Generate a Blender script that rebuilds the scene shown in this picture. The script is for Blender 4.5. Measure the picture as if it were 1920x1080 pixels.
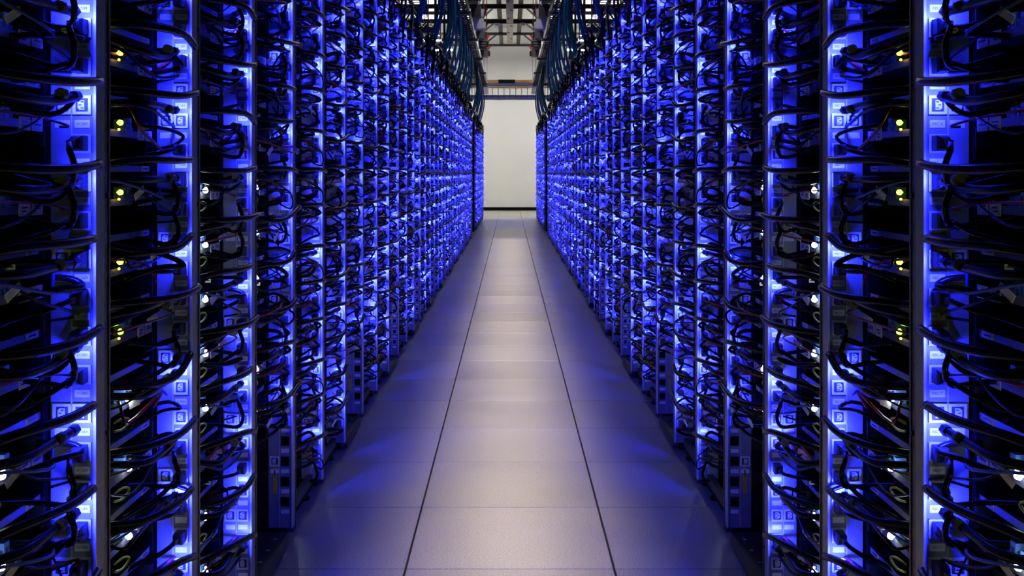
import bpy, math, random
import numpy as np
from mathutils import Vector

# ------------------------------------------------------------------ scene
sc = bpy.context.scene
for o in list(bpy.data.objects):
    bpy.data.objects.remove(o, do_unlink=True)
COL = sc.collection

# ------------------------------------------------------------------ camera
FPX, CAM_H, VPX, VPY = 2117.0, 1.157, 956.0, 325.0
cd = bpy.data.cameras.new('camera')
cam = bpy.data.objects.new('camera', cd)
COL.objects.link(cam)
cam.location = (0, 0, CAM_H)
cam.rotation_euler = (math.pi / 2, 0, 0)
cd.sensor_width = 36
cd.lens = FPX / 1920 * 36
cd.shift_x = (960 - VPX) / 1920
cd.shift_y = -(540 - VPY) / 1920
cd.clip_start, cd.clip_end = 0.05, 200
sc.camera = cam

# ------------------------------------------------------------------ world, lamps' strengths, exposure
w = bpy.data.worlds.new('world')
sc.world = w
w.use_nodes = True
w.node_tree.nodes['Background'].inputs[0].default_value = (0.6, 0.65, 0.8, 1)
w.node_tree.nodes['Background'].inputs[1].default_value = 0.0015
LED_STRENGTH = 5200.0        # blue lights added in the harness tips, standing in for server LEDs
AISLE_FLOOR_FILL = 4.9            # added narrow warm light that brightens only the aisle floor
FAR_AISLE_LAMP = 9.0        # unseen far aisle luminaires, made brighter to light the overhead trays
END_LAMP = 62.0             # white luminaires over the cross aisle at the far wall
sc.view_settings.view_transform = 'Standard'
sc.view_settings.look = 'None'
sc.view_settings.gamma = 1
sc.view_settings.exposure = 0.0
sc.view_settings.use_curve_mapping = False
sc.cycles.max_bounces = 5
sc.cycles.diffuse_bounces = 2
sc.cycles.glossy_bounces = 2

rng = random.Random(7)

# ------------------------------------------------------------------ materials
MATS = {}


def mat(name, col, rough=0.5, metal=0.0, var=0.12, scale=40.0, emit=None, strength=0.0, bump=0.0, trans=0.0):
    m = bpy.data.materials.new(name)
    m.use_nodes = True
    nt = m.node_tree
    b = nt.nodes['Principled BSDF']
    b.inputs['Roughness'].default_value = rough
    b.inputs['Metallic'].default_value = metal
    if emit is not None:
        b.inputs['Base Color'].default_value = (*col, 1)
        b.inputs['Emission Color'].default_value = (*emit, 1)
        b.inputs['Emission Strength'].default_value = strength
    else:
        tc = nt.nodes.new('ShaderNodeTexCoord')
        n = nt.nodes.new('ShaderNodeTexNoise')
        n.inputs['Scale'].default_value = scale
        n.inputs['Detail'].default_value = 3
        nt.links.new(tc.outputs['Object'], n.inputs['Vector'])
        r = nt.nodes.new('ShaderNodeMix')
        r.data_type = 'RGBA'
        r.inputs[6].default_value = (*[c * (1 - var) for c in col], 1)
        r.inputs[7].default_value = (*[min(1, c * (1 + var)) for c in col], 1)
        nt.links.new(n.outputs['Fac'], r.inputs[0])
        nt.links.new(r.outputs[2], b.inputs['Base Color'])
        if bump:
            bn = nt.nodes.new('ShaderNodeBump')
            bn.inputs['Strength'].default_value = bump
            bn.inputs['Distance'].default_value = 0.002
            nt.links.new(n.outputs['Fac'], bn.inputs['Height'])
            nt.links.new(bn.outputs[0], b.inputs['Normal'])
    if trans:
        b.inputs['Transmission Weight'].default_value = trans
    MATS[name] = m
    return m


mat('black_plastic', (0.006, 0.006, 0.007), 0.42)
mat('black_rubber', (0.0035, 0.0035, 0.004), 0.26)
MATS['black_rubber'].node_tree.nodes['Principled BSDF'].inputs['Specular IOR Level'].default_value = 0.14
mat('deep_black', (0.003, 0.003, 0.0035), 0.85)
MATS['deep_black'].node_tree.nodes['Principled BSDF'].inputs['Specular IOR Level'].default_value = 0.1
mat('dark_steel', (0.03, 0.03, 0.033), 0.5, 0.4)
mat('galvanised', (0.30, 0.29, 0.28), 0.42, 0.75, 0.2, 25)
mat('lip_grey', (0.10, 0.10, 0.10), 0.5, 0.3, 0.2, 25)
mat('post_grey', (0.085, 0.078, 0.072), 0.45, 0.35, 0.25, 25)
mat('strip_grey', (0.20, 0.205, 0.22), 0.42, 0.0, 0.10, 30)
mat('strip_edge', (0.50, 0.50, 0.52), 0.40, 0.0, 0.05, 30)
mat('outlet_white', (0.66, 0.66, 0.68), 0.4, 0, 0.05)
mat('socket_dark', (0.03, 0.03, 0.035), 0.5)
mat('paper_white', (0.78, 0.77, 0.72), 0.6, 0, 0.06)
mat('tag_grey', (0.09, 0.09, 0.085), 0.6)
mat('print_dark', (0.03, 0.03, 0.04), 0.6)
mat('circuit_green', (0.012, 0.035, 0.02), 0.45, 0, 0.5, 120)
mat('chip_black', (0.02, 0.02, 0.022), 0.4)
mat('chip_silver', (0.45, 0.45, 0.47), 0.3, 0.9)
mat('port_blue_lit', (0.10, 0.22, 0.62), 0.4)  # blue light falling on the ports is put into their colour
mat('wire_red', (0.22, 0.012, 0.012), 0.35)
mat('wire_blue', (0.02, 0.05, 0.25), 0.35)
mat('cap_red', (0.40, 0.02, 0.02), 0.4)
mat('cap_yellow', (0.60, 0.45, 0.03), 0.4)
mat('cap_blue', (0.03, 0.12, 0.35), 0.4)
mat('clip_yellow', (0.45, 0.50, 0.03), 0.4)
mat('network_blue', (0.006, 0.15, 0.32), 0.33, 0, 0.25, 15)
mat('wall_white', (0.80, 0.80, 0.79), 0.75, 0, 0.04, 1.5)
mat('ceiling_white', (0.82, 0.81, 0.76), 0.8, 0, 0.04, 2)
mat('side_wall', (0.30, 0.30, 0.31), 0.8, 0, 0.1, 2)
mat('beam_black', (0.02, 0.018, 0.017), 0.6)
mat('beam_beige', (0.74, 0.69, 0.58), 0.7, 0, 0.25, 6)
mat('beam_brown', (0.10, 0.085, 0.07), 0.6, 0, 0.2, 8)
mat('tray_steel', (0.20, 0.19, 0.21), 0.35, 0.85, 0.2, 20)
mat('box_white', (0.70, 0.73, 0.78), 0.5, 0, 0.05)
mat('box_grey', (0.16, 0.16, 0.18), 0.5)
mat('box_dark', (0.03, 0.03, 0.035), 0.5)
mat('safety_red', (0.75, 0.03, 0.02), 0.4)
mat('rust_brown', (0.30, 0.13, 0.04), 0.6, 0, 0.3, 5)
mat('trim_blue', (0.03, 0.05, 0.16), 0.5)
mat('frosted', (0.75, 0.72, 0.78), 0.35, 0, 0.1, 10, trans=0.75)
mat('led_blue', (0.02, 0.02, 0.1), 0.4, emit=(0.013, 0.019, 1.0), strength=LED_STRENGTH)
mat('led_white', (0.8, 0.8, 0.8), 0.4, emit=(0.80, 0.92, 1.0), strength=38)
mat('led_green', (0.2, 0.5, 0.05), 0.4, emit=(0.55, 0.85, 0.03), strength=14)
mat('led_amber', (0.5, 0.3, 0.05), 0.4, emit=(1.0, 0.42, 0.02), strength=12)
mat('tube_warm', (0.9, 0.9, 0.9), 0.4, emit=(1.0, 0.80, 0.56), strength=0.8)
mat('tube_bright', (0.9, 0.9, 0.9), 0.4, emit=(1.0, 0.92, 0.80), strength=FAR_AISLE_LAMP)
mat('tube_white', (0.9, 0.9, 0.9), 0.4, emit=(1.0, 0.97, 0.90), strength=END_LAMP)


def floor_material():
    m = bpy.data.materials.new('floor_tile')
    m.use_nodes = True
    nt = m.node_tree
    b = nt.nodes['Principled BSDF']
    tc = nt.nodes.new('ShaderNodeTexCoord')
    geo = nt.nodes.new('ShaderNodeNewGeometry')
    n1 = nt.nodes.new('ShaderNodeTexNoise'); n1.inputs['Scale'].default_value = 230; n1.inputs['Detail'].default_value = 4
    n2 = nt.nodes.new('ShaderNodeTexNoise'); n2.inputs['Scale'].default_value = 3.0; n2.inputs['Detail'].default_value = 4
    nt.links.new(geo.outputs['Position'], n1.inputs['Vector'])
    nt.links.new(geo.outputs['Position'], n2.inputs['Vector'])
    cr = nt.nodes.new('ShaderNodeValToRGB')
    cr.color_ramp.elements[0].position = 0.34; cr.color_ramp.elements[0].color = (0.19, 0.18, 0.15, 1)
    cr.color_ramp.elements[1].position = 0.60; cr.color_ramp.elements[1].color = (0.43, 0.41, 0.345, 1)
    nt.links.new(n1.outputs['Fac'], cr.inputs[0])
    mx = nt.nodes.new('ShaderNodeMix'); mx.data_type = 'RGBA'; mx.blend_type = 'MULTIPLY'; mx.inputs[0].default_value = 0.35
    nt.links.new(cr.outputs[0], mx.inputs[6]); nt.links.new(n2.outputs['Fac'], mx.inputs[7])
    oi = nt.nodes.new('ShaderNodeObjectInfo')
    mr = nt.nodes.new('ShaderNodeMapRange'); mr.inputs[3].default_value = 0.90; mr.inputs[4].default_value = 1.08
    nt.links.new(oi.outputs['Random'], mr.inputs[0])
    m2 = nt.nodes.new('ShaderNodeMix'); m2.data_type = 'RGBA'; m2.blend_type = 'MULTIPLY'; m2.inputs[0].default_value = 1
    nt.links.new(mx.outputs[2], m2.inputs[6]); nt.links.new(mr.outputs[0], m2.inputs[7])
    nt.links.new(m2.outputs[2], b.inputs['Base Color'])
    m3 = nt.nodes.new('ShaderNodeMapRange'); m3.inputs[3].default_value = 0.24; m3.inputs[4].default_value = 0.40
    nt.links.new(n2.outputs['Fac'], m3.inputs[0]); nt.links.new(m3.outputs[0], b.inputs['Roughness'])
    MATS['floor_tile'] = m


floor_material()


# ------------------------------------------------------------------ mesh building
class MB:
    """collects boxes, tubes, prisms; build() makes one mesh"""

    def __init__(s):
        s.v, s.f, s.m, s.sm, s.mats = [], [], [], [], []

    def mi(s, name):
        if name not in s.mats:
            s.mats.append(name)
        return s.mats.index(name)

    def face(s, idx, k, smooth=False):
        s.f.append(idx); s.m.append(k); s.sm.append(smooth)

    def box(s, x0, x1, y0, y1, z0, z1, m, skip=''):
        k = s.mi(m); b = len(s.v)
        s.v += [(x0, y0, z0), (x1, y0, z0), (x1, y1, z0), (x0, y1, z0), (x0, y0, z1), (x1, y0, z1), (x1, y1, z1), (x0, y1, z1)]
        for nm, q in (('b', (0, 3, 2, 1)), ('t', (4, 5, 6, 7)), ('f', (0, 1, 5, 4)), ('r', (1, 2, 6, 5)), ('k', (2, 3, 7, 6)), ('l', (3, 0, 4, 7))):
            if nm not in skip:
                s.face([b + i for i in q], k)
        return s

    def quad(s, pts, m):
        k = s.mi(m); b = len(s.v)
        s.v += [tuple(p) for p in pts]
        s.face(list(range(b, b + len(pts))), k)
        return s

    def bar(s, p, q, w, h, m):
        """rectangular bar from p to q, w sideways, h up"""
        p, q = Vector(p), Vector(q)
        d = (q - p).normalized()
        up = Vector((0, 0, 1)) if abs(d.z) < 0.95 else Vector((0, 1, 0))
        a = d.cross(up).normalized() * (w / 2); c = a.cross(d).normalized() * (h / 2)
        k = s.mi(m); b = len(s.v)
        for o in (p, q):
            for sa, sc_ in ((-1, -1), (1, -1), (1, 1), (-1, 1)):
                s.v.append(tuple(o + a * sa + c * sc_))
        for q_ in ((0, 1, 2, 3), (7, 6, 5, 4), (0, 4, 5, 1), (1, 5, 6, 2), (2, 6, 7, 3), (3, 7, 4, 0)):
            s.face([b + i for i in q_], k)
        return s

    def rings(s, rings, m, caps=True, smooth=True):
        k = s.mi(m); b = len(s.v); n = len(rings[0])
        for r in rings:
            s.v += [tuple(p) for p in r]
        for i in range(len(rings) - 1):
            for j in range(n):
                j2 = (j + 1) % n
                s.face([b + i * n + j, b + i * n + j2, b + (i + 1) * n + j2, b + (i + 1) * n + j], k, smooth)
        if caps:
            s.face([b + j for j in range(n)][::-1], k)
            s.face([b + (len(rings) - 1) * n + j for j in range(n)], k)
        return s

    def tube(s, pts, r, m, n=6, sub=3, rads=None, caps=True):
        P = smooth_path(pts, sub)
        rings = []
        a = None
        for i, p in enumerate(P):
            d = (P[min(i + 1, len(P) - 1)] - P[max(i - 1, 0)])
            d = d.normalized() if d.length > 1e-9 else Vector((0, 1, 0))
            if a is None:
                a = d.cross(Vector((0.31, 0.2, 0.93))).normalized()
            a = (a - d * a.dot(d))
            a = a.normalized() if a.length > 1e-6 else d.orthogonal().normalized()
            c = d.cross(a)
            rr = r if rads is None else r * (rads[0] + (rads[1] - rads[0]) * i / (len(P) - 1))
            rings.append([p + (a * math.cos(2 * math.pi * j / n) + c * math.sin(2 * math.pi * j / n)) * rr for j in range(n)])
        return s.rings(rings, m, caps)

    def mesh(s, name):
        me = bpy.data.meshes.new(name)
        me.from_pydata(s.v, [], s.f)
        for k in s.mats:
            me.materials.append(MATS[k])
        me.polygons.foreach_set('material_index', s.m)
        me.polygons.foreach_set('use_smooth', s.sm)
        me.update()
        return me

    def arrays(s):
        tot = np.array([len(f) for f in s.f], np.int32)
        return (np.array(s.v, np.float32), np.concatenate([np.array(f, np.int32) for f in s.f]), tot, np.array(s.m, np.int32), np.array(s.sm, bool), list(s.mats))


def smooth_path(pts, sub):
    P = [Vector(p) for p in pts]
    if sub <= 1 or len(P) < 3:
        return P
    out = []
    for i in range(len(P) - 1):
        p0, p1, p2, p3 = P[max(i - 1, 0)], P[i], P[i + 1], P[min(i + 2, len(P) - 1)]
        for j in range(sub):
            t = j / sub
            out.append(0.5 * ((2 * p1) + (p2 - p0) * t + (2 * p0 - 5 * p1 + 4 * p2 - p3) * t * t + (3 * p1 - p0 - 3 * p2 + p3) * t ** 3))
    out.append(P[-1])
    return out


def ob(name, me, parent=None, loc=None, scale=None):
    o = bpy.data.objects.new(name, me)
    COL.objects.link(o)
    if parent is not None:
        o.parent = parent
    if loc is not None:
        o.location = loc
    if scale is not None:
        o.scale = scale
    return o


def tag(o, label, cat, group=None, kind=None):
    if label: o['label'] = label
    if cat: o['category'] = cat
    if group: o['group'] = group
    if kind: o['kind'] = kind
    return o


class Mass:
    """many small repeats joined into one mesh (kind = stuff)"""

    def __init__(s):
        s.V, s.L, s.T, s.M, s.S, s.n, s.mats = [], [], [], [], [], 0, []

    def add(s, arr, loc, side):
        v, l, t, m, smo, mats = arr
        for k in mats:
            if k not in s.mats:
                s.mats.append(k)
        vv = v.copy(); vv[:, 0] *= side; vv += np.array(loc, np.float32)
        s.V.append(vv); s.L.append(l + s.n); s.T.append(t); s.S.append(smo)
        s.M.append(np.array([s.mats.index(k) for k in mats], np.int32)[m])
        s.n += len(v)

    def build(s, name, parent=None):
        me = bpy.data.meshes.new(name)
        V = np.concatenate(s.V); L = np.concatenate(s.L); T = np.concatenate(s.T); M = np.concatenate(s.M); S = np.concatenate(s.S)
        me.vertices.add(len(V)); me.vertices.foreach_set('co', V.ravel())
        me.loops.add(len(L)); me.loops.foreach_set('vertex_index', L)
        me.polygons.add(len(T))
        st = np.zeros(len(T), np.int32); st[1:] = np.cumsum(T)[:-1]
        me.polygons.foreach_set('loop_start', st)
        me.polygons.foreach_set('material_index', M)
        me.polygons.foreach_set('use_smooth', S)
        for k in s.mats:
            me.materials.append(MATS[k])
        me.update(calc_edges=True)
        me.validate()
        return ob(name, me, parent)


ONES = ['', 'first', 'second', 'third', 'fourth', 'fifth', 'sixth', 'seventh', 'eighth', 'ninth', 'tenth', 'eleventh', 'twelfth', 'thirteenth',
        'fourteenth', 'fifteenth', 'sixteenth', 'seventeenth', 'eighteenth', 'nineteenth']


def ordinal(n):
    if n < 20:
        return ONES[n]
    tens = {2: ('twenty', 'twentieth'), 3: ('thirty', 'thirtieth'), 4: ('forty', 'fortieth')}[n // 10]
    return tens[1] if n % 10 == 0 else tens[0] + '-' + ONES[n % 10]


SIDES = ((-1, 'left'), (1, 'right'))

# ------------------------------------------------------------------ layout of the rack rows
PITCH = 0.555
Y0 = 1.88
BAYS = []                                # (number in row, y of its near post, index within its rack)
for k in range(-1, 33):
    BAYS.append((k + 2, Y0 + PITCH * k, k % 3))
GAP_Y = 22.2
for j in range(12):
    BAYS.append((35 + j, GAP_Y + PITCH * j, j % 3))
X_POST, X_TRAY, X_STRIP = 0.680, 0.755, 0.675
TRAY_PITCH, TRAY_Z0, N_TRAYS = 0.1335, 0.160, 15
OUT_PITCH = 0.0629
TOP_Z = 2.16


def in_view(x, y, z, pad=0.03):
    u = FPX * x / y
    v = FPX * (CAM_H - z) / y
    return abs(u) < 956 * (1 + pad) and -325 * (1 + pad) - 15 < v < 755 * (1 + pad)


def outlet_z(n):                          # n = 1 is the one labelled RBC 1
    return 1.3635 + 0.031 - (n - 8) * OUT_PITCH


OUTLETS = [n for n in range(-2, 29) if outlet_z(n) > 0.11]

# ================================================================== STRUCTURE
TILE = 0.61
ROW0 = 3.302 - 6 * TILE
floor_root = ob('floor', MB().box(-4, 4, -2, 35.5, -0.10, -0.020, 'beam_black').mesh('floor'))
tag(floor_root, 'raised floor of pale speckled square tiles along the aisle', None, None, 'structure')
gx, gy = 0.0034, 0.0022
t_mb = MB()
hx, hy, bv = TILE / 2 - gx, TILE / 2 - gy, 0.0005
t_mb.rings([[(-hx, -hy, -0.02), (hx, -hy, -0.02), (hx, hy, -0.02), (-hx, hy, -0.02)],
            [(-hx, -hy, -bv), (hx, -hy, -bv), (hx, hy, -bv), (-hx, hy, -bv)],
            [(-hx + bv, -hy + bv, 0), (hx - bv, -hy + bv, 0), (hx - bv, hy - bv, 0), (-hx + bv, hy - bv, 0)]], 'floor_tile', True, False)
tile_me = t_mb.mesh('tile')
for r in range(2, 62):
    y = ROW0 + (r + 0.5) * TILE
    if y + hy > 35.5:
        break
    for c in (-2, -1, 0, 1, 2):
        ob('tile', tile_me, floor_root, (c * TILE, y, 0))


def struct(name, mb, label):
    return tag(ob(name, mb.mesh(name)), label, None, None, 'structure')


WALL_Y = 35.3
struct('wall_back', MB().box(-4, 4, WALL_Y, WALL_Y + 0.15, -0.05, 5.75, 'wall_white'), 'white panel wall closing the far end of the aisle')
struct('wall_left', MB().box(-4.15, -4, -2.1, WALL_Y + 0.15, -0.05, 5.75, 'side_wall'), 'grey side wall behind the left rack row')
struct('wall_right', MB().box(4, 4.15, -2.1, WALL_Y + 0.15, -0.05, 5.75, 'side_wall'), 'grey side wall behind the right rack row')
struct('wall_front', MB().box(-4, 4, -2.15, -2, -0.05, 5.75, 'side_wall'), 'grey wall behind the viewer')
struct('ceiling', MB().box(-4.15, 4.15, -2.15, WALL_Y + 0.15, 5.70, 5.80, 'ceiling_white'), 'white ceiling above the dark roof beams')
struct('baseboard_back', MB().box(-4, 4, WALL_Y - 0.03, WALL_Y, 0.0, 0.10, 'deep_black'), 'black baseboard along the far white wall')
zz = 4.02
tr = MB()
tr.box(-1.6, -0.36, WALL_Y - 0.10, WALL_Y, zz - 0.05, zz + 0.05, 'rust_brown')
tr.box(-0.36, 0.16, WALL_Y - 0.11, WALL_Y, zz - 0.05, zz + 0.06, 'deep_black')
tr.box(0.16, 1.6, WALL_Y - 0.10, WALL_Y, zz - 0.04, zz + 0.05, 'rust_brown')
struct('trim_1', tr, 'brown and black rail across the upper far wall')
struct('trim_2', MB().box(-1.6, 1.6, WALL_Y - 0.12, WALL_Y, zz - 0.12, zz - 0.052, 'trim_blue'), 'dark blue rail below the brown rail on the far wall')
struct('trim_3', MB().box(-1.6, 1.6, WALL_Y - 0.06, WALL_Y, zz - 0.185, zz - 0.165, 'rust_brown'), 'thin red-brown strip across the far wall')

# roof beams over the far end
BEAM_Y = (26.4, 29.0, 31.6, 34.4)
BEAM_Z = 5.06
for i, by in enumerate(BEAM_Y):
    h = (0.10, 0.11, 0.07, 0.06)[i]
    r = ob('roof_beam', None, None, (0, by, BEAM_Z))
    tag(r, 'black roof cross beam, %s from the far wall' % ordinal(4 - i), 'beam', 'black roof cross beams')
    ob('girder', MB().box(-3.9, 3.9, -0.06, 0.06, -h / 2, h / 2, 'beam_black').mesh('girder'), r)
    for s in (-1, 1):
        ob('hanger', MB().box(s * 1.6 - 0.02, s * 1.6 + 0.02, -0.02, 0.02, h / 2, 0.635, 'beam_black').mesh('hanger'), r)
    for s in (-1, 1):
        if i < 3:
            ny = BEAM_Y[i + 1] - by
            ob('brace', MB().bar((s * 0.36, 0.06, 0.0), (s * 0.80, ny - 0.07, 0.0), 0.045, 0.03, 'beam_black').mesh('brace'), r)
        rc = MB(); cx = s * (0.555, 0.60, 0.60, 0.62)[i]
        rc.tube([(cx, 0, -0.02 - h / 2), (cx + s * 0.02, -0.02, -0.08 - h / 2), (cx + s * 0.04, -0.03, -0.16 - h / 2)], 0.028, 'safety_red', 8, 3, (1, 0.6))
        rc.box(cx - 0.04, cx + 0.04, -0.05, 0.05, -0.035 - h / 2, -h / 2 + 0.0, 'safety_red')
        c = ob('beam_clamp', rc.mesh('beam_clamp'), None, (0, by, BEAM_Z))
        tag(c, 'red clamp under the %s roof beam from the far wall, %s of centre' % (ordinal(4 - i), 'left' if s < 0 else 'right'), 'clamp', 'red clamps under the roof beams')
for s, sn in SIDES:
    r = ob('roof_purlin', MB().box(-0.055, 0.055, 0, 9.5, -0.05, 0.05, 'beam_brown').mesh('roof_purlin'), None, (s * 0.255, 25.0, BEAM_Z + 0.085))
    tag(r, 'brown lengthwise roof purlin %s of the pale centre beam' % sn, 'beam')
    d = MB()
    d.rings([[(0.075 * q * math.cos(t * math.pi / 6), 0.075 * q * math.sin(t * math.pi / 6), z) for t in range(12)] for q, z in ((0.5, -0.07), (0.95, -0.05), (1, -0.02), (1, 0))], 'box_white')
    tag(ob('smoke_detector', d.mesh('smoke_detector'), None, (s * 0.33, 28.95, BEAM_Z - 0.055)), 'round white detector under the roof beam %s of the centre beam' % sn, 'detector')
cb = ob('roof_centre_beam', None, None, (0, 20.0, BEAM_Z))
tag(cb, 'pale beige lengthwise beam along the middle of the roof', 'beam')
ob('channel', MB().box(-0.085, 0.085, 0, 13.2, -0.055, 0.04, 'beam_beige').mesh('channel'), cb)
for i in range(9):
    ob('bracket', MB().box(-0.03, 0.03, -0.03, 0.03, -0.075, -0.055, 'beam_brown').mesh('bracket'), cb, (0.04 * (-1) ** i, 1.0 + 1.4 * i, 0))
    if i % 2 == 0:
        ob('hanger', MB().box(-0.012, 0.012, -0.012, 0.012, 0.04, 0.635, 'tray_steel').mesh('hanger'), cb, (0, 1.0 + 1.4 * i, 0))


# lamps
def lamp(name, x, y, z, lx, ly, m, label, group):
    r = ob(name, None, None, (x, y, z))
    tag(r, label, 'light', group)
    h = MB()
    h.rings([[(-lx / 2, -ly / 2, 0), (lx / 2, -ly / 2, 0), (lx / 2, ly / 2, 0), (-lx / 2, ly / 2, 0)],
             [(-lx / 2, -ly / 2, 0.05), (lx / 2, -ly / 2, 0.05), (lx / 2, ly / 2, 0.05), (-lx / 2, ly / 2, 0.05)],
             [(-lx / 3, -ly / 2, 0.09), (lx / 3, -ly / 2, 0.09), (lx / 3, ly / 2, 0.09), (-lx / 3, ly / 2, 0.09)]], 'box_white', True, False)
    ob('housing', h.mesh('housing'), r)
    ob('diffuser', MB().box(-lx / 2 + 0.015, lx / 2 - 0.015, -ly / 2 + 0.015, ly / 2 - 0.015, -0.012, -0.001, m).mesh('diffuser'), r)
    if m == 'tube_white':
        ob('ceiling_fill', MB().box(-lx / 3 + 0.02, lx / 3 - 0.02, -ly / 2 + 0.02, ly / 2 - 0.02, 0.0905, 0.10, m).mesh('ceiling_fill'), r)  # glowing top added to brighten the ceiling above
    for s in (-1, 1):
        ob('hanger', MB().box(-0.006, 0.006, s * ly / 3 - 0.006, s * ly / 3 + 0.006, 0.09, 5.70 - z, 'tray_steel').mesh('hanger'), r)


def beam(y):  # narrow light added to warm the aisle floor without lighting the racks
    ld = bpy.data.lights.new('aisle_floor_fill', 'AREA')
    ld.shape = 'RECTANGLE'; ld.size = 0.22; ld.size_y = 1.55
    ld.spread = math.radians(11); ld.energy = AISLE_FLOOR_FILL; ld.color = (1.0, 0.84, 0.57)
    o = bpy.data.objects.new('aisle_floor_fill', ld); COL.objects.link(o)
    o.location = (0, y, 5.03)


for i in range(15):
    beam(0.6 + 1.6 * i)
    lamp('aisle_light', 0, 0.6 + 1.6 * i, 5.05, 0.26, 1.58, 'tube_warm' if i < 7 else 'tube_bright', 'warm linear ceiling light over the aisle, %s from the viewer' % ordinal(i + 1), 'warm lights over the aisle')
for s, sn in SIDES:
    for i, y in enumerate((30.4, 32.8)):
        lamp('ceiling_light', s * 2.3, y, 4.75, 1.3, 0.35, 'tube_white', 'white ceiling light over the far cross aisle, %s side, %s the wall' % (sn, ('farther from', 'next to')[i]), 'white lights over the far cross aisle')

# ================================================================== RACKS
# one rack = three bays; parts: posts, base, top, blackout back, ducts, foot plate, feet
post_mb = MB()
post_mb.box(0, 0.003, 0, 0.042, 0.03, TOP_Z, 'post_grey')
post_mb.box(0.003, 0.017, 0, 0.003, 0.03, TOP_Z, 'post_grey')
post_mb.box(0.003, 0.017, 0.039, 0.042, 0.03, TOP_Z, 'post_grey')
post_mb.box(-0.0022, 0, 0.006, 0.012, 0.03, TOP_Z, 'post_grey')
post_mb.box(-0.0022, 0, 0.030, 0.036, 0.03, TOP_Z, 'post_grey')
post_me = post_mb.mesh('post')
bm_ = MB()
bm_.rings([[(x, 0.0048 * q * math.cos(t * math.pi / 3), 0.0048 * q * math.sin(t * math.pi / 3)) for t in range(6)] for q, x in ((1, 0), (1, -0.004), (0.5, -0.005))], 'dark_steel', True, False)
bolt_me = bm_.mesh('bolt')
slots = MB()
for i in range(60):
    z = 0.06 + i * 0.0333
    slots.box(-0.0004, 0.0, 0.016, 0.026, z, z + 0.012, 'socket_dark')
slot_me = slots.mesh('slot_row')
st1 = MB().box(0.004, 0.016, -0.0006, 0, 0, 0.075, 'cap_red'); red_me = st1.mesh('red_sticker')
st2 = MB().box(0.004, 0.016, -0.0006, 0, 0, 0.12, 'cap_yellow')
for q in (0.02, 0.07):
    st2.quad([(0.006, -0.0008, q), (0.014, -0.0008, q), (0.010, -0.0008, q + 0.02)], 'print_dark')
yel_me = st2.mesh('yellow_sticker')
duct = MB().box(0, 0.05, 0, 0.035, 0.05, TOP_Z - 0.02, 'deep_black')
for i in range(20):
    duct.box(-0.002, 0.052, -0.004, 0.0, 0.10 + i * 0.1, 0.13 + i * 0.1, 'black_plastic')
duct_me = duct.mesh('cable_duct')
foot_plate = MB()
foot_plate.box(0, 0.35, 0, 0.42, 0.050, 0.054, 'dark_steel')
foot_plate.box(0, 0.003, 0, 0.42, 0.012, 0.050, 'dark_steel')
foot_plate.box(0.003, 0.35, 0, 0.003, 0.012, 0.050, 'dark_steel')
foot_me = foot_plate.mesh('foot_plate')
rv = MB()
rv.rings([[(0.007 * q * math.cos(t * math.pi / 4), 0.007 * q * math.sin(t * math.pi / 4), z) for t in range(8)] for q, z in ((1, 0), (0.9, 0.002), (0.4, 0.003))], 'galvanised')
rivet_me = rv.mesh('rivet')
rail_me = MB().box(0, 0.02, 0.045, 0.515, 0.045, 0.075, 'dark_steel').mesh('base_rail')
foot_mb = MB()
foot_mb.rings([[(0.03 * q * math.cos(t * math.pi / 6), 0.03 * q * math.sin(t * math.pi / 6), z) for t in range(12)] for q, z in ((1.0, 0), (1.0, 0.012), (0.5, 0.02), (0.4, 0.05))], 'black_rubber')
lev_me = foot_mb.mesh('levelling_foot')

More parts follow.
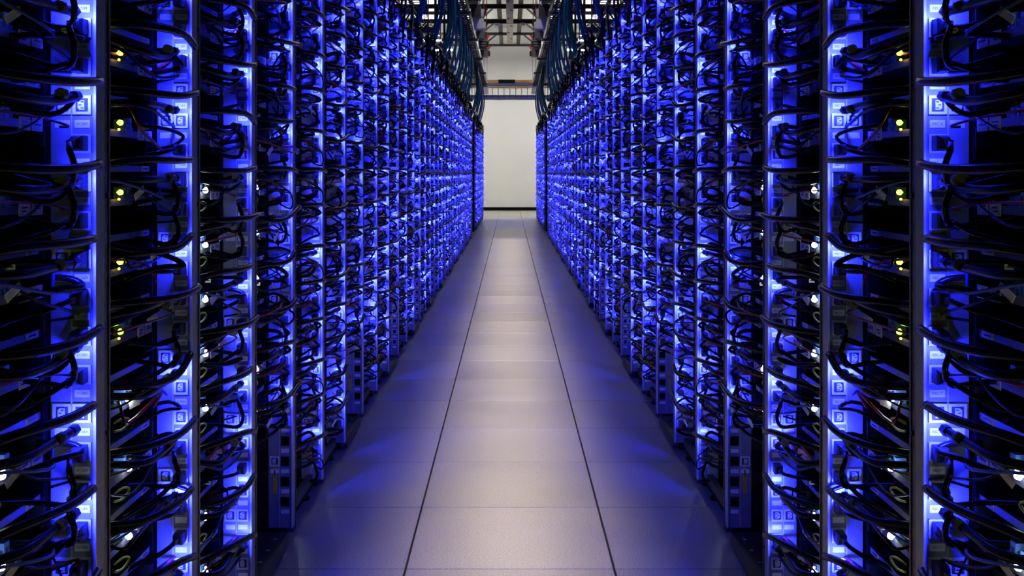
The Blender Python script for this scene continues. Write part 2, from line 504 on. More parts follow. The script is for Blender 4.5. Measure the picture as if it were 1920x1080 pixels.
RACKS = []
for i in range(12):
    RACKS.append((Y0 + PITCH * (3 * i - 3), True))
for i in range(4):
    RACKS.append((GAP_Y + PITCH * 3 * i, True))
rack_frame = MB()
L3 = PITCH * 3
back_me = MB().box(0.62, 0.63, 0.002, L3 - 0.002, 0.05, TOP_Z, 'deep_black').mesh('blackout_panel')  # unseen black panel added to stop light leaking in from behind
top_me = MB().box(0.02, 0.63, 0.002, L3 - 0.002, TOP_Z, TOP_Z + 0.02, 'deep_black').mesh('top_panel')
base_me = MB().box(0.03, 0.62, 0.002, L3 - 0.002, 0.03, 0.045, 'deep_black').mesh('base_panel')
side_me = MB().box(0.02, 0.62, 0.0, 0.004, 0.045, TOP_Z, 'deep_black').mesh('side_panel')
for s, sn in SIDES:
    for i, (ry, _) in enumerate(RACKS):
        r = ob('server_rack', None, None, (s * X_POST, ry, 0), (s, 1, 1))
        where = '%s from the viewer' % ordinal(i + 1) if i < 12 else '%s beyond the dark gap' % ordinal(i - 11)
        tag(r, 'three-bay steel server rack, %s in the %s row' % (where, sn), 'server rack', 'server racks along the aisle')
        ob('blackout_panel', back_me, r); ob('top_panel', top_me, r); ob('base_panel', base_me, r)
        if i in (0, 12):
            ob('side_panel', side_me, r)
        if i in (11, 15):
            ob('side_panel', side_me, r, (0, L3 - 0.005, 0))
        for b in range(3):
            if i == 0 and b == 0:
                pass
            p = ob('post', post_me, r, (0, b * PITCH, 0))
            if i < 4:
                ob('slot_row', slot_me, p)
                for z in (0.22, 0.72, 1.12, 1.50):
                    ob('bolt', bolt_me, p, (0, 0.021, z - 0.03 * b))
                if i == 1 or b == 0:
                    ob('red_sticker', red_me, p, (0, 0, 1.22 + 0.02 * b))
                    ob('yellow_sticker', yel_me, p, (0, 0, 0.62 - 0.06 * b))
            ob('cable_duct', duct_me, r, (0.078, b * PITCH + 0.51, 0))
            for yy in (0.10, 0.46):
                ob('levelling_foot', lev_me, r, (0.06, b * PITCH + yy, 0))
            if b == 2:
                fp = ob('foot_plate', foot_me, r, (0.0, b * PITCH + 0.06, 0))
                if i < 6:
                    for q in range(4):
                        ob('rivet', rivet_me, fp, (0.028, 0.05 + q * 0.10, 0.054))
            else:
                ob('base_rail', rail_me, r, (0.03, b * PITCH, 0))
        if i in (11, 15):
            ob('post', post_me, r, (0, L3 - 0.042, 0))

# ================================================================== POWER STRIPS
SW = 0.075


def outlet_mesh(n_pts=True):
    m = MB()
    a, b, t = 0.0150, 0.0155, 0.0035
    # raised square frame with a D shaped recess and a block with three slots
    m.box(-a, a, -t, 0, -b, -b + 0.0045, 'outlet_white'); m.box(-a, a, -t, 0, b - 0.0045, b, 'outlet_white')
    m.box(-a, -a + 0.0045, -t, 0, -b + 0.0045, b - 0.0045, 'outlet_white'); m.box(a - 0.0045, a, -t, 0, -b + 0.0045, b - 0.0045, 'outlet_white')
    m.quad([(-a + 0.004, -0.0006, -b + 0.004), (a - 0.004, -0.0006, -b + 0.004), (a - 0.004, -0.0006, b - 0.004), (-a + 0.004, -0.0006, b - 0.004)], 'socket_dark')
    c = [(-0.004, -0.008), (0.004, -0.008), (0.007, -0.005), (0.007, 0.005), (0.004, 0.008), (-0.004, 0.008)]
    m.rings([[(x, 0, z) for x, z in c], [(x, -0.003, z) for x, z in c]], 'outlet_white', True, False)
    for x, z in ((-0.0008, -0.005), (0.0028, 0.0), (-0.0008, 0.005)):
        m.box(x - 0.0024, x + 0.0024, -0.0034, -0.003, z - 0.0009, z + 0.0009, 'socket_dark')
    return m


out_me = outlet_mesh().mesh('outlet')
dark_out_me = MB().box(-0.0135, 0.0135, -0.003, 0, -0.0150, -0.0130, 'socket_dark').box(-0.0135, 0.0135, -0.003, 0, 0.0130, 0.0150, 'socket_dark').box(-0.0135, 0.0135, -0.001, 0, -0.013, 0.013, 'deep_black').box(-0.0135, -0.0120, -0.003, -0.001, -0.013, 0.013, 'socket_dark').box(0.0120, 0.0135, -0.003, -0.001, -0.013, 0.013, 'socket_dark').mesh('outlet')
far_out = MB()
far_out.box(-0.015, 0.015, -0.003, 0, -0.0155, 0.0155, 'outlet_white')
far_out.box(-0.010, 0.010, -0.0036, -0.003, -0.011, 0.011, 'socket_dark')
lab_me = MB().box(-0.0125, 0.0125, -0.0008, 0, -0.0062, 0.0062, 'paper_white').mesh('label_sticker')
lab_far = MB().box(-0.0125, 0.0125, -0.0008, 0, -0.0062, 0.0062, 'paper_white')
S_TOP = 2.09
hs = MB()
hs.box(0, SW, 0, 0.033, 0.055, S_TOP, 'strip_grey')
hs.box(0.040, 0.042, -0.0006, 0, 0.06, S_TOP - 0.01, 'strip_edge')
house_me = hs.mesh('housing')
edge = MB().box(0, 0.0040, -0.004, 0, 0.055, S_TOP, 'strip_edge')  # paler than the housing, the bright lit edge is put into its colour
edge_me = edge.mesh('edge_flange')
warn = MB().box(0, 0.011, -0.0007, 0, 0, 0.085, 'cap_yellow')
warn.box(0.004, 0.008, -0.001, -0.0007, 0.055, 0.075, 'print_dark')
warn_me = warn.mesh('warning_sticker')
XC1, XC2 = 0.0235, 0.056


def text_mesh(txt, height):
    cu = bpy.data.curves.new('lettering', 'FONT')
    cu.body = txt; cu.size = height * 1.45; cu.align_x = 'CENTER'; cu.align_y = 'CENTER'
    cu.materials.append(MATS['print_dark'])
    o = bpy.data.objects.new('lettering', cu); COL.objects.link(o)
    bpy.context.view_layer.update()
    dg = bpy.context.evaluated_depsgraph_get()
    me = bpy.data.meshes.new_from_object(o.evaluated_get(dg))
    bpy.data.objects.remove(o, do_unlink=True)
    for v in me.vertices:
        x, y, z = v.co
        v.co = (x, -0.0011, y)
    me.update()
    me.name = 'lettering'
    return me


TXT = {n: text_mesh(('RBC %d' if n < 10 else 'RBC%d') % n, 0.0042) for n in range(4, 22)}

far_outs = {}
fo = Mass(); fl = Mass()
for n in OUTLETS:
    fo.add(far_out.arrays(), (XC1, 0, outlet_z(n)), 1)
    fl.add(lab_far.arrays(), (XC1, 0, outlet_z(n) - 0.031), 1)
for n in OUTLETS[::4]:
    fo.add(far_out.arrays(), (XC2, 0, outlet_z(n)), 1)
tmp1 = fo.build('outlet_column'); fo_me = tmp1.data; bpy.data.objects.remove(tmp1)
tmp2 = fl.build('label_column'); fl_me = tmp2.data; bpy.data.objects.remove(tmp2)

for s, sn in SIDES:
    for num, by, idx in BAYS:
        r = ob('power_strip', None, None, (s * X_STRIP, by + 0.52, 0), (s, 1, 1))
        where = 'in the %s bay' % ordinal(num) if num < 35 else 'in the %s bay beyond the dark gap' % ordinal(num - 34)
        tag(r, 'pale grey power strip %s of the %s row' % (where, sn), 'power strip', 'power strips at the ends of the bays')
        ob('housing', house_me, r); ob('edge_flange', edge_me, r)
        if num <= 9:
            for n in OUTLETS:
                if not in_view(X_STRIP, by + 0.5, outlet_z(n), 0.1):
                    continue
                ob('outlet', dark_out_me if idx == 2 and outlet_z(n) < 0.36 else out_me, r, (XC1, 0, outlet_z(n)))
                lb = ob('label_sticker', lab_me, r, (XC1, 0, outlet_z(n) - 0.031))
                if num <= 4 and n in TXT:
                    ob('lettering', TXT[n], lb)
                if n % 4 == 2 and num <= 5:
                    ob('outlet', out_me, r, (XC2, 0, outlet_z(n)))
                    ob('label_sticker', lab_me, r, (XC2, 0, outlet_z(n) - 0.031))
        else:
            q = ob('outlet_column', fo_me, r); q['kind'] = 'stuff'
            q = ob('label_column', fl_me, r); q['kind'] = 'stuff'
        if idx == 2:
            ob('warning_sticker', warn_me, r, (0.050, 0, 0.16))

# ================================================================== SERVER TRAYS
TL = 0.455


def sticker(w_, h_, rows):
    m = MB().box(-0.0012, 0, 0, w_, 0, h_, 'paper_white')
    for z, a, b in rows:
        m.box(-0.0016, -0.0012, a * w_, b * w_, z * h_ - 0.0013, z * h_ + 0.0013, 'print_dark')
    return m


sheet_mb = MB().box(0.002, 0.50, 0, TL, 0, 0.002, 'dark_steel').box(0, 0.002, 0, TL, 0, 0.013, 'lip_grey')
shelf_mb = MB().box(0.006, 0.50, 0, TL, 0.066, 0.068, 'dark_steel').box(0.004, 0.006, 0, TL, 0.066, 0.078, 'lip_grey')
board_mb = MB().box(0.012, 0.36, 0.02, 0.43, 0.006, 0.008, 'circuit_green')
r2 = random.Random(3)
for i in range(14):
    x, y = r2.uniform(0.015, 0.2), r2.uniform(0.03, 0.40)
    a, b, h = r2.uniform(0.006, 0.02), r2.uniform(0.006, 0.025), r2.uniform(0.004, 0.018)
    board_mb.box(x, x + a, y, y + b, 0.008, 0.008 + h, 'chip_black' if i % 3 else 'chip_silver')
for i in range(6):
    board_mb.box(0.08, 0.15, 0.10 + i * 0.008, 0.103 + i * 0.008, 0.008, 0.03, 'chip_silver')
port_mb = MB()
for y, wd, h, d in ((0.300, 0.013, 0.026, 0.02), (0.316, 0.010, 0.018, 0.016), (0.329, 0.018, 0.030, 0.02), (0.350, 0.008, 0.012, 0.012)):
    port_mb.box(0.006, 0.006 + d, y, y + wd, 0.009, 0.009 + h, 'port_blue_lit')
    port_mb.box(0.0055, 0.006, y + wd * 0.2, y + wd * 0.8, 0.009 + h * 0.3, 0.009 + h * 0.75, 'socket_dark')
drive_mb = MB()
drive_mb.rings([[(0.02, 0.06, 0.069), (0.12, 0.06, 0.069), (0.12, 0.20, 0.069), (0.02, 0.20, 0.069)],
                [(0.02, 0.06, 0.090), (0.12, 0.06, 0.090), (0.12, 0.20, 0.090), (0.02, 0.20, 0.090)],
                [(0.024, 0.064, 0.094), (0.116, 0.064, 0.094), (0.116, 0.196, 0.094), (0.024, 0.196, 0.094)]], 'dark_steel', True, False)
drive_mb.box(0.0185, 0.02, 0.08, 0.13, 0.073, 0.086, 'socket_dark')


def ball(m, c, r, name):
    x, y, z = c
    m.rings([[(x - r * math.cos(p), y + r * math.sin(p) * math.cos(t * math.pi / 3), z + r * math.sin(p) * math.sin(t * math.pi / 3)) for t in range(6)] for p in (0.15, 0.9, 1.7, 2.9)], name)
    return m


white_mb = ball(MB(), (-0.009, 0.285, 0.020), 0.0072, 'led_white')
ball(white_mb, (-0.006, 0.300, 0.026), 0.0030, 'led_white')
green_mb = ball(MB(), (-0.009, 0.236, 0.026), 0.0060, 'led_green')
ball(green_mb, (-0.004, 0.250, 0.028), 0.0026, 'led_green')
ball(green_mb, (-0.006, 0.238, 0.013), 0.0026, 'led_amber')
clip_mb = MB().tube([(-0.004, 0.215, -0.012), (-0.016, 0.24, -0.006), (-0.018, 0.262, -0.016), (-0.012, 0.24, -0.028), (-0.004, 0.215, -0.026)], 0.0024, 'clip_yellow', 5, 3)
stk1 = sticker(0.040, 0.021, ((0.62, 0.25, 0.75), (0.35, 0.2, 0.6)))
stk2 = sticker(0.040, 0.021, ((0.5, 0.15, 0.8), (0.7, 0.15, 0.55)))
stk3 = sticker(0.044, 0.011, ((0.5, 0.2, 0.8),))
M_ = {k: v.mesh(k) for k, v in dict(tray_sheet=sheet_mb, drive_shelf=shelf_mb, circuit_board=board_mb, port_block=port_mb, hard_drive=drive_mb,
                                    power_light=white_mb, status_light=green_mb, yellow_clip=clip_mb).items()}
stk_me = [stk1.mesh('label_sticker'), stk2.mesh('label_sticker'), stk3.mesh('label_sticker')]


def light_kind(num, row):
    z = TRAY_Z0 + row * TRAY_PITCH
    h = (num * 7 + row * 13) % 11
    if num <= 2:
        return 'green' if z > 0.76 else 'white'
    if z < 1.12:
        return 'white' if h != 3 else None
    return 'green' if h < 4 else ('white' if h == 9 else None)


def far_tray(lk, simple):
    m = MB()
    m.box(0.002, 0.30, 0, TL, 0, 0.002, 'dark_steel').box(0, 0.002, 0, TL, 0, 0.013, 'lip_grey')
    m.box(0.006, 0.30, 0, TL, 0.066, 0.068, 'dark_steel').box(0.004, 0.006, 0, TL, 0.066, 0.078, 'lip_grey')
    m.box(0.006, 0.026, 0.300, 0.313, 0.009, 0.035, 'port_blue_lit').box(0.006, 0.026, 0.329, 0.347, 0.009, 0.039, 'port_blue_lit')
    m.box(0.02, 0.12, 0.06, 0.20, 0.069, 0.093, 'dark_steel')
    m.box(-0.0012, 0, 0.365, 0.405, -0.003, 0.018, 'paper_white').box(-0.0012, 0, 0.412, 0.452, -0.003, 0.018, 'paper_white')
    if lk == 'white':
        m.box(-0.006, 0.0, 0.281, 0.289, 0.016, 0.024, 'led_white')
    elif lk == 'green':
        m.box(-0.006, 0.0, 0.233, 0.240, 0.023, 0.030, 'led_green')
    return m


FT = {k: far_tray(k, True).arrays() for k in ('white', 'green', None)}


def rows_of(idx):
    return range(2, N_TRAYS) if idx == 2 else range(N_TRAYS)


slots_all = []
for num, by, idx in BAYS:
    for row in rows_of(idx):
        z = TRAY_Z0 + row * TRAY_PITCH
        vis = in_view(X_TRAY, by + 0.42, z + 0.03, 0.02)
        slots_all.append((num, by, idx, row, z, vis))
near = [q for q in slots_all if q[5]]
near.sort(key=lambda q: (q[1], q[3]))
near_set = {(q[0], q[3]) for q in near[:150]}
mass = Mass()
for s, sn in SIDES:
    for num, by, idx, row, z, vis in slots_all:
        lk = light_kind(num, row)
        loc = (s * X_TRAY, by + 0.045, z)
        if (num, row) not in near_set:
            mass.add(FT[lk], loc, s)
            continue
        r = ob('server_tray', None, None, loc, (s, 1, 1))
        tag(r, 'open steel server tray, %s from the floor in the %s bay of the %s row' % (ordinal(row + 1), ordinal(num), sn), 'server', 'server trays in the near bays')
        ob('tray_sheet', M_['tray_sheet'], r); ob('drive_shelf', M_['drive_shelf'], r)
        if num <= 7:
            ob('circuit_board', M_['circuit_board'], r)
            ob('hard_drive', M_['hard_drive'], r)
        ob('port_block', M_['port_block'], r)
        ob('label_sticker', stk_me[0], r, (0, 0.365, -0.004)); ob('label_sticker', stk_me[1], r, (0, 0.412, -0.004))
        if num <= 5:
            ob('label_sticker', stk_me[2], r, (0.004, 0.40, 0.0665))
        if lk == 'white':
            ob('power_light', M_['power_light'], r)
            if num <= 5:
                ob('yellow_clip', M_['yellow_clip'], r)
        elif lk == 'green':
            ob('status_light', M_['status_light'], r)
t = mass.build('distant_server_trays')
tag(t, 'countless server trays of the distant bays along both rack rows', 'servers', None, 'stuff')


# ================================================================== CABLE HARNESSES
def harness(seed, lo, tidy=False):
    """returns dict of MB by part; local origin: tray front edge at the near post"""
    r = random.Random(seed)
    n, sub = (4, 2) if lo else (7, 4)
    P = []
    zc = 0.060 + r.uniform(-0.012, 0.012)
    xe = -0.090 + r.uniform(-0.008, 0.006)
    ends = []
    long = r.random() < 0.35 and not tidy
    for k in (0, 1):
        m = MB()
        dz = (0.012 if k == 0 else -0.012) + r.uniform(-0.003, 0.003)
        ye = (0.575 if long else 0.500) + r.uniform(-0.02, 0.012) if k == 0 else 0.478 + r.uniform(-0.014, 0.006)
        sag = r.uniform(-0.022, 0.012)
        xk = xe if k == 0 else -0.060 + r.uniform(-0.004, 0.004)
        pts = [(0.10, 0.12 + 0.04 * k, zc + dz), (0.01, 0.20 + 0.02 * k, zc + dz), (-0.05, 0.29, zc + dz + sag), (xk + 0.004, 0.40, zc + dz + sag), (xk, ye, zc + dz + (r.uniform(-0.016, 0.016) if k == 0 else 0))]
        m.tube(pts, 0.0078, 'black_rubber', n, sub)
        P.append(('sleeve', m))
        ends.append(pts[-1])
    if long:
        e = ends[0]
        col = r.choice(['cap_red', 'cap_red', 'cap_yellow', 'cap_blue'])
        P.append(('end_cap', MB().tube([(e[0], e[1] - 0.004, e[2]), (e[0], e[1] + 0.014, e[2] - 0.001)], 0.0088, col, n, 1)))
    m = MB(); e = ends[1]
    m.tube([(e[0], 0.412, e[2]), (e[0], 0.428, e[2])], 0.0095, 'tag_grey', n, 1)
    P.append(('sleeve_collar', m))
    # wires
    for k in range((2 if tidy else 4) if not lo else 3):
        m = MB()
        x0, y0, z0 = r.uniform(0.0, 0.04), r.uniform(0.06, 0.36), r.uniform(0.015, 0.06)
        x1, y1 = r.uniform(-0.10, -0.03), r.uniform(0.25, 0.45)
        z1 = z0 + r.uniform(-0.05, 0.03)
        if tidy:
            x1 = r.uniform(-0.06, -0.02)
        x2, y2, z2 = r.uniform(-0.095, -0.03) * (0.6 if tidy else 1), r.uniform(0.40, 0.54), z1 + r.uniform(-0.06, 0.05)
        x3, y3, z3 = r.uniform(-0.03, 0.0), r.uniform(0.47, 0.51), z2 + r.uniform(-0.05, 0.05)
        c = 'black_rubber' if k < (1 if tidy else 3) else r.choice(['wire_red', 'wire_blue', 'wire_red'])
        if lo and k == 2:
            c = r.choice(['black_rubber', 'wire_red'])
        m.tube([(x0, y0, z0), ((x0 + x1) / 2 - 0.01, (y0 + y1) / 2 - 0.02, z0), (x1, y1, z1), (x2, y2, z2), (x3, y3, z3)], r.uniform(0.0020, 0.0040), c, 3 if lo else 5, 2 if lo else 4)
        P.append(('wire', m))
    for k in range(1 if tidy else 2):
        m = MB()
        z0 = r.uniform(-0.05, 0.07); y0 = r.uniform(0.40, 0.46); rad = r.uniform(0.004, 0.0065)
        z1 = z0 + r.uniform(-0.055, 0.055)
        m.tube([(0.0, y0 - 0.08, z0), (-0.045, y0 - 0.01, z0 + r.uniform(-0.02, 0.02)), (r.uniform(-0.085, -0.055), y0 + 0.04, (z0 + z1) / 2), (-0.04, y0 + 0.045, z1), (0.005, y0 + 0.03, z1 + r.uniform(-0.03, 0.01))], rad, 'black_rubber', 4 if lo else 6, 2 if lo else 4)
        P.append(('cable', m))
    if r.random() < 0.75:
        x, y, z = -0.03 + r.uniform(-0.03, 0.02), 0.36 + r.uniform(-0.06, 0.06), 0.01 + r.uniform(-0.02, 0.03)
        a = r.uniform(-0.7, 0.9)
        d = Vector((-0.3, math.cos(a), math.sin(a))).normalized()
        u = Vector((0.1, -math.sin(a), math.cos(a))).normalized()
        nn = d.cross(u) * 0.0004
        m = MB(); c = Vector((x, y, z)); A, B = d * 0.017, u * 0.0065
        ring = [c - A - B, c + A - B, c + A + B, c - A + B]
        m.rings([[p - nn for p in ring], [p + nn for p in ring]], 'paper_white', True, False)
        P.append(('paper_tag', m))
    # added light at the lower sleeve's tip, hooded to light strip and floor
    m = MB()
    e = ends[1]
    q = 0.0062
    ring = lambda rad, y, drop=0.0: [(e[0] + rad * math.cos(t * math.pi / 3), y - (drop if t in (4, 5) else 0), e[2] + rad * math.sin(t * math.pi / 3)) for t in range(6)]
    m.rings([ring(0.0090, e[1] - 0.010), ring(0.0098, e[1] + 0.0072, 0.006), ring(0.0090, e[1] + 0.0072, 0.006), ring(0.0088, e[1] + 0.001)], 'black_plastic', True, False)
    m.quad([(e[0] + q, e[1] + 0.0015, e[2] - q * 0.7), (e[0] - q, e[1] + 0.0015, e[2] - q * 0.7), (e[0] - q, e[1] + 0.0015, e[2] + q * 0.7), (e[0] + q, e[1] + 0.0015, e[2] + q * 0.7)], 'led_blue')
    P.append(('hidden_strip_light', m))
    return P


NV = 8
HT = [[(k, m.mesh(k)) for k, m in harness(150 + i, False, True)] for i in range(NV)]
HV = [[(k, m.mesh(k)) for k, m in harness(100 + i, False)] for i in range(NV)]


def join(parts):
    j = MB()
    for _, m in parts:
        b = len(j.v)
        j.v += m.v
        for f, k, sm in zip(m.f, m.m, m.sm):
            j.face([b + i for i in f], j.mi(m.mats[k]), sm)
    return j


HF = [join(harness(200 + i, True)).arrays() for i in range(NV)]
mass = Mass()
for s, sn in SIDES:
    for num, by, idx, row, z, vis in slots_all:
        loc = (s * X_TRAY, by, z)
        v = (num * 5 + row * 3 + (num * row) % 4) % NV
        if (num, row) not in near_set:
            mass.add(HF[v], loc, s)
            continue
        r = ob('cable_harness', None, None, loc, (s, 1, 1))
        tag(r, 'black cable harness, %s from the floor in the %s bay of the %s row' % (ordinal(row + 1), ordinal(num), sn), 'cable', 'cable harnesses of the near bays')
        for k, me in (HT if num <= 3 else HV)[v]:
            if num > 7 and k in ('sleeve_collar',):
                continue
            ob(k, me, r)
t = mass.build('distant_cable_harnesses')
tag(t, 'countless dark cables of the distant bays along both rack rows', 'cables', None, 'stuff')


# ================================================================== POWER CORDS
def plug_cord(seed, lo):
    r = random.Random(seed)
    P = []
    m = MB()
    c = [(-0.0105, -0.0125), (0.007, -0.0125), (0.0105, -0.008), (0.0105, 0.008), (0.007, 0.0125), (-0.0105, 0.0125)]
    R = [[(x * q, y, z * q) for x, z in c] for q, y in ((1, -0.003), (1, -0.026), (0.82, -0.034), (0.42, -0.040), (0.36, -0.058))]
    m.rings(R, 'black_plastic', True, False)
    P.append(('plug', m))
    m = MB()
    dx, dz = r.uniform(0.02, 0.05), r.uniform(-0.06, 0.02)
    pts = [(0, -0.052, 0), (0.004, -0.075, dz * 0.15), (dx * 0.7, -0.105, dz * 0.6), (dx + 0.02, -0.12 - r.uniform(0, 0.04), dz), (dx + 0.06, -0.17 - r.uniform(0, 0.08), dz + r.uniform(-0.03, 0.03)), (0.13, -0.30, dz - 0.01)]
    if r.random() < 0.3:
        pts = [(0, -0.052, 0), (-0.012, -0.085, -0.012), (-0.02, -0.085, -0.04), (0.0, -0.06, -0.07), (0.05, -0.08, -0.06), (0.11, -0.2, -0.03)]
    m.tube(pts, 0.0050, 'black_rubber', 4 if lo else 6, 2 if lo else 4)
    P.append(('cable', m))
    if r.random() < 0.3:
        p = Vector(pts[3])
        m = MB()
        m.box(p.x - 0.006, p.x + 0.008, p.y - 0.006, p.y - 0.0054, p.z - 0.010, p.z - 0.001, 'paper_white')
        m.box(p.x - 0.004, p.x + 0.006, p.y - 0.0064, p.y - 0.006, p.z - 0.006, p.z - 0.004, 'print_dark')
        P.append(('paper_tag', m))
    return P


CV = [[(k, m.mesh(k)) for k, m in plug_cord(300 + i, False)] for i in range(8)]
CF = [join(plug_cord(400 + i, True)).arrays() for i in range(8)]
cord_slots = []
r3 = random.Random(21)
for num, by, idx in BAYS:
    for j, n in enumerate(OUTLETS):
        z = outlet_z(n)
        use = r3.random() < 0.86
        if (num, n) in ((1, 10), (2, 9), (1, 18)):
            use = False
        if (num, n) in ((1, 8), (1, 11), (1, 13), (1, 16), (1, 17), (1, 20)):
            use = True
        if idx == 2 and z < 0.36:
            use = False
        if use:
            cord_slots.append((num, by, j, n, z, in_view(X_STRIP, by + 0.5, z, 0.02)))
nc = sorted([q for q in cord_slots if q[5]], key=lambda q: (q[1], q[2]))[:150]
nset = {(q[0], q[3]) for q in nc}
mass = Mass()
NO = len(OUTLETS)
for s, sn in SIDES:
    for num, by, j, n, z, vis in cord_slots:
        loc = (s * (X_STRIP + XC1), by + 0.52, z)
        v = (num * 3 + n * 5) % 8
        if (num, n) not in nset:
            mass.add(CF[v], loc, s)
            continue
        r = ob('power_lead', None, None, loc, (s, 1, 1))
        tag(r, 'black power cord in the %s outlet from the floor, %s bay, %s row' % (ordinal(NO - j), ordinal(num), sn), 'power cord', 'power cords in the near power strips')
        for k, me in CV[v]:
            ob(k, me, r)
t = mass.build('distant_power_cords')
tag(t, 'countless plugged power cords of the distant bays along both rack rows', 'power cords', None, 'stuff')

# ================================================================== CABLES ON TOP OF THE RACKS
for s, sn in SIDES:
    for i, (ry, _) in enumerate(RACKS):
        if ry + L3 < 6.0:
            continue
        r = ob('cable_bundle', None, None, (s * X_POST, ry, TOP_Z + 0.02), (s, 1, 1))
        where = '%s rack from the viewer' % ordinal(i + 1) if i < 12 else '%s rack beyond the dark gap' % ordinal(i - 11)
        tag(r, 'tangle of black cables on top of the %s, %s row' % (where, sn), 'cables', 'black cables on top of the racks')
        q = random.Random(900 + i)
        for k in range(9):
            m = MB()
            x = 0.02 + 0.05 * k + q.uniform(-0.02, 0.02); z = 0.03 + q.uniform(0.0, 0.16) - 0.012 * k
            pts = [(x + q.uniform(-0.02, 0.02), L3 * t_ / 5 * 1.0, max(0.02, z + q.uniform(-0.04, 0.04))) for t_ in range(6)]
            m.tube(pts, q.uniform(0.010, 0.022), 'black_rubber', 6, 3)
            ob('cable', m.mesh('cable'), r)
        for k in range(7):
            m = MB()
            y = 0.08 + k * 0.235 + q.uniform(-0.05, 0.05); x = q.uniform(-0.03, 0.03); h = q.uniform(0.06, 0.15)
            m.tube([(x + 0.06, y + 0.02, 0.05), (x, y, h), (x - 0.02, y + 0.06, h + 0.02), (x - 0.02, y + 0.10, h - 0.05), (x + 0.0, y + 0.11, -0.18)], q.uniform(0.004, 0.008), 'clip_yellow' if k == 3 and i % 3 == 1 else 'black_rubber', 5, 3)
            ob('cable_loop', m.mesh('cable_loop'), r)

# ================================================================== OVERHEAD CABLE TRAYS
LT_X0, LT_X1, LT_Z = 0.565, 0.865, 3.36
rung_me = MB().box(LT_X0, LT_X1, -0.012, 0.012, 0, 0.014, 'tray_steel').mesh('rung')
sec = 3.06
rail_l = MB().box(-0.008, 0.008, 0, sec - 0.01, -0.01, 0.10, 'tray_steel').mesh('side_rail')
n_sec = 8
for s, sn in SIDES:
    for i in range(n_sec):
        y = 4.6 + i * sec
        r = ob('ladder_tray', None, None, (0, y, LT_Z), (s, 1, 1))
        tag(r, 'steel ladder cable tray hanging above the %s row, %s section from the viewer' % (sn, ordinal(i + 1)), 'cable tray', 'ladder trays above the rack rows')
        ob('side_rail', rail_l, r, (LT_X0, 0, 0)); ob('side_rail', rail_l, r, (LT_X1, 0, 0))
        for k in range(13):
            ob('rung', rung_me, r, (0, 0.12 + k * 0.2354, 0))
        hg = MB()
        hg.box(LT_X0 - 0.012, LT_X0 - 0.004, 1.5, 1.508, -0.05, 5.70 - LT_Z, 'tray_steel')
        ob('hanger_rod', hg.mesh('hanger_rod'), r)
        hg = MB()
        hg.box(LT_X1 + 0.004, LT_X1 + 0.012, 1.5, 1.508, -0.05, 5.70 - LT_Z, 'tray_steel')
        ob('hanger_rod', hg.mesh('hanger_rod'), r)
        ob('strut', MB().box(LT_X0 - 0.05, LT_X1 + 0.25, 1.48, 1.53, -0.055, -0.012, 'tray_steel').mesh('strut'), r)
        q = random.Random(500 + i)
        b = ob('tray_cable_bundle', None, None, (0, y, LT_Z + 0.014), (s, 1, 1))
        tag(b, 'dark cables lying in the ladder tray above the %s row, %s section from the viewer' % (sn, ordinal(i + 1)), 'cables', 'cables lying in the ladder trays')
        for k in range(7):
            m = MB()
            x = LT_X0 + 0.05 + k * 0.033
            rr = q.uniform(0.012, 0.020)
            m.tube([(x + q.uniform(-0.008, 0.008), sec * t_ / 4, rr + 0.001 + 0.010 * (k % 2)) for t_ in range(5)], rr, 'network_blue' if k % 3 == 1 else 'black_rubber', 6, 2)
            ob('cable', m.mesh('cable'), b)
    # higher wide basket over the racks
    for i in range(6):
        y = 9.0 + i * 3.4
        r = ob('wire_basket', None, None, (0, y, 3.02), (s, 1, 1))
        tag(r, 'dark wire basket tray above the %s racks, %s section from the viewer' % (sn, ordinal(i + 1)), 'cable tray', 'wire baskets above the racks')
        for x in (0.98, 1.06, 1.14, 1.22, 1.30):
            ob('long_wire', MB().box(x - 0.005, x + 0.005, 0, 3.35, 0.0, 0.010, 'tray_steel').mesh('long_wire'), r)
        for k in range(23):
            ob('cross_wire', MB().box(0.97, 1.31, -0.004, 0.004, -0.009, -0.001, 'tray_steel').mesh('cross_wire'), r, (0, 0.08 + k * 0.145, 0))
        for yy in (0.3, 1.97):
            ob('support_arm', MB().box(0.92, 1.45, yy - 0.03, yy + 0.03, -0.075, -0.012, 'box_grey').mesh('support_arm'), r)
            ob('hanger_rod', MB().box(1.40, 1.42, yy - 0.01, yy + 0.01, -0.075, 2.68, 'beam_black').mesh('hanger_rod'), r)
            ob('hanger_rod', MB().box(0.93, 0.95, yy - 0.01, yy + 0.01, -0.075, 2.68, 'beam_black').mesh('hanger_rod'), r)

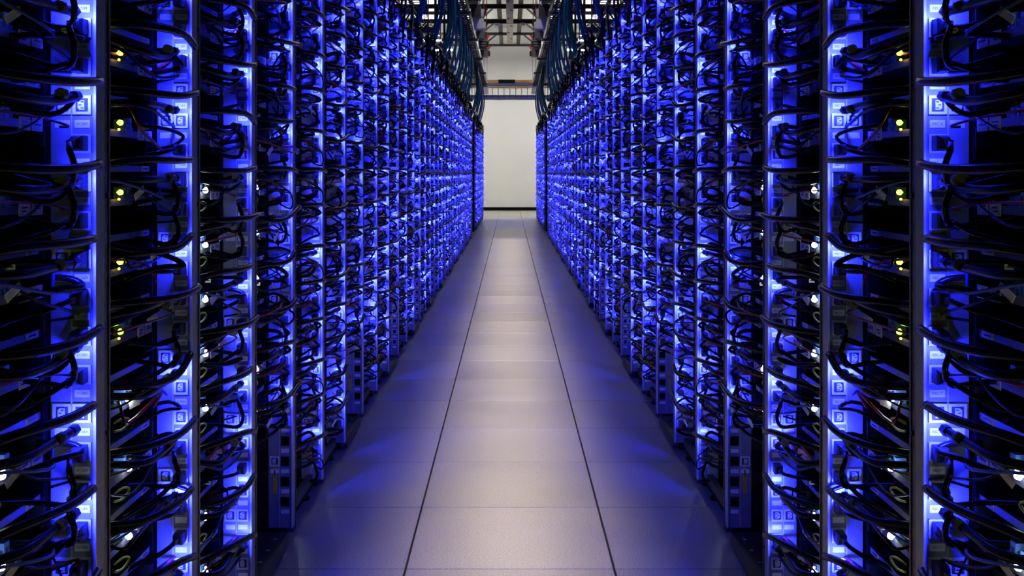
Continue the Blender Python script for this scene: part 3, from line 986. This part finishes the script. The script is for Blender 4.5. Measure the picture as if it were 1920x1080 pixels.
# blue cables dropping from the ladder trays to the racks
n_drop = 0
for s, sn in SIDES:
    n_drop = 0
    for i, (ry, _) in enumerate(RACKS):
        if ry + L3 < 7.5:
            continue
        n_drop += 1
        q = random.Random(700 + i)
        r = ob('blue_cable_bundle', None, None, (0, ry + 0.9, 0), (s, 1, 1))
        tag(r, 'blue cables dropping from the ladder tray to the %s row, %s bunch from the viewer' % (sn, ordinal(n_drop)), 'cables', 'blue cable drops')
        for k in range(3):
            m = MB()
            xs = 0.76 + 0.03 * k + q.uniform(-0.02, 0.02); dy = (k - 1) * 0.075 + q.uniform(-0.02, 0.02)
            xb = 0.80 + 0.03 * k
            pts = [(xs + 0.02, dy + 0.35, LT_Z + 0.10), (xs - 0.05, dy + 0.14, LT_Z + 0.07), (xs - 0.11, dy + 0.03, LT_Z - 0.22), (xs - 0.12, dy, 2.85), (xs - 0.05, dy, 2.52), (xb, dy - 0.03, 2.30), (xb + 0.04, dy - 0.04, 2.20)]
            m.tube(pts, 0.016, 'network_blue', 7, 4)
            ob('cable', m.mesh('cable'), r)
        m = MB(); m.box(0.56, 0.79, -0.14, 0.14, 2.90, 2.905, 'black_plastic')

# busway with tap boxes
for s, sn in SIDES:
    bw = ob('power_busway', None, None, (s * 0.50, 0, 3.66), (s, 1, 1))
    tag(bw, 'slim metal power busway hanging along the %s side of the aisle' % sn, 'busway')
    ob('rail', MB().box(-0.03, 0.03, 8.0, 24.0, 0, 0.06, 'tray_steel').mesh('rail'), bw)
    for y in (9, 12, 15, 18.7, 21.5, 23.8):
        ob('hanger_rod', MB().box(-0.006, 0.006, y - 0.006, y + 0.006, 0.06, 2.04, 'rust_brown').mesh('hanger_rod'), bw)
    specs = [(13.2, 'box_dark', 'black'), (15.2, 'box_dark', 'dark'), (16.7, 'box_dark', 'dull black'), (18.1, 'box_white', 'white'), (19.4, 'box_grey', 'grey'), (20.8, 'box_dark', 'dark louvred'), (22.4, 'tray_steel', 'ridged steel')]
    for k, (y, mm, nm) in enumerate(specs):
        b = ob('tap_box', None, None, (s * 0.50, y, 3.46), (s, 1, 1))
        tag(b, '%s electrical tap box under the busway on the %s side, %s from the viewer' % (nm, sn, ordinal(k + 1)), 'tap box', 'tap boxes under the busways')
        ob('case', MB().box(-0.075, 0.075, -0.13, 0.13, 0, 0.17, mm).mesh('case'), b)
        ob('clamp', MB().box(-0.02, 0.045, -0.08, 0.08, 0.17, 0.20, 'tray_steel').mesh('clamp'), b)
        ob('front_cover', MB().box(-0.067, 0.067, -0.134, -0.13, 0.01, 0.15, mm).mesh('front_cover'), b)
        if k >= 5:
            for j in range(3):
                ob('louvre', MB().box(-0.067, 0.067, -0.142, -0.134, 0.02 + j * 0.05, 0.04 + j * 0.05, 'galvanised').mesh('louvre'), b)
        ob('wall_side_tab', MB().box(-0.11, -0.075, -0.05, 0.05, 0.02, 0.12, 'box_white' if k in (2, 3) else 'box_dark').mesh('wall_side_tab'), b)

# cross tray at the far end of the rows
ct = ob('cross_ladder_tray', None, None, (0, 29.15, 3.08))
tag(ct, 'white cable tray spanning the aisle between the far rack ends', 'cable tray')
ob('front_rail', MB().box(-1.3, 1.3, 0, 0.03, 0, 0.065, 'box_white').mesh('front_rail'), ct)
ob('back_rail', MB().box(-1.3, 1.3, 0.40, 0.43, 0, 0.065, 'box_white').mesh('back_rail'), ct)
ob('tray_floor', MB().box(-1.3, 1.3, 0.03, 0.40, 0.02, 0.03, 'box_white').mesh('tray_floor'), ct)
ob('dark_rail', MB().box(-1.3, 1.3, 0.003, 0.027, 0.066, 0.095, 'beam_black').mesh('dark_rail'), ct)
for k in range(-8, 9):
    ob('divider', MB().box(k * 0.151 - 0.009, k * 0.151 + 0.009, -0.004, 0.012, 0.03, 0.29 if k % 2 else 0.27, 'tray_steel').mesh('divider'), ct)
for s in (-1, 1):
    ob('hanger_rod', MB().box(s * 0.71 - 0.008, s * 0.71 + 0.008, 0.2, 0.216, 0.0, 2.62, 'tray_steel').mesh('hanger_rod'), ct)
for s, sn in SIDES:
    m = MB()
    R = []
    for t_ in range(9):
        u = t_ / 8
        z = 4.15 - u * 0.98
        x_in = 0.66 - 0.13 * u ** 1.6
        R.append((x_in, z))
    for j in range(8):
        (xa, za), (xb, zb) = R[j], R[j + 1]
        m.rings([[(xa, 0, za), (0.74, 0, za), (0.74, 0.004, za), (xa, 0.004, za)], [(xb, 0, zb), (0.74, 0, zb), (0.74, 0.004, zb), (xb, 0.004, zb)]], 'frosted', False, False)
        m.quad([(xa, 0, za), (xb, 0, zb), (xb, 0.30, zb), (xa, 0.30, za)], 'frosted')
    tag(ob('cable_chute', m.mesh('cable_chute'), None, (0, 28.7, 0), (s, 1, 1)), 'frosted clear curved cable chute at the far end of the %s ladder tray' % sn, 'cable chute')
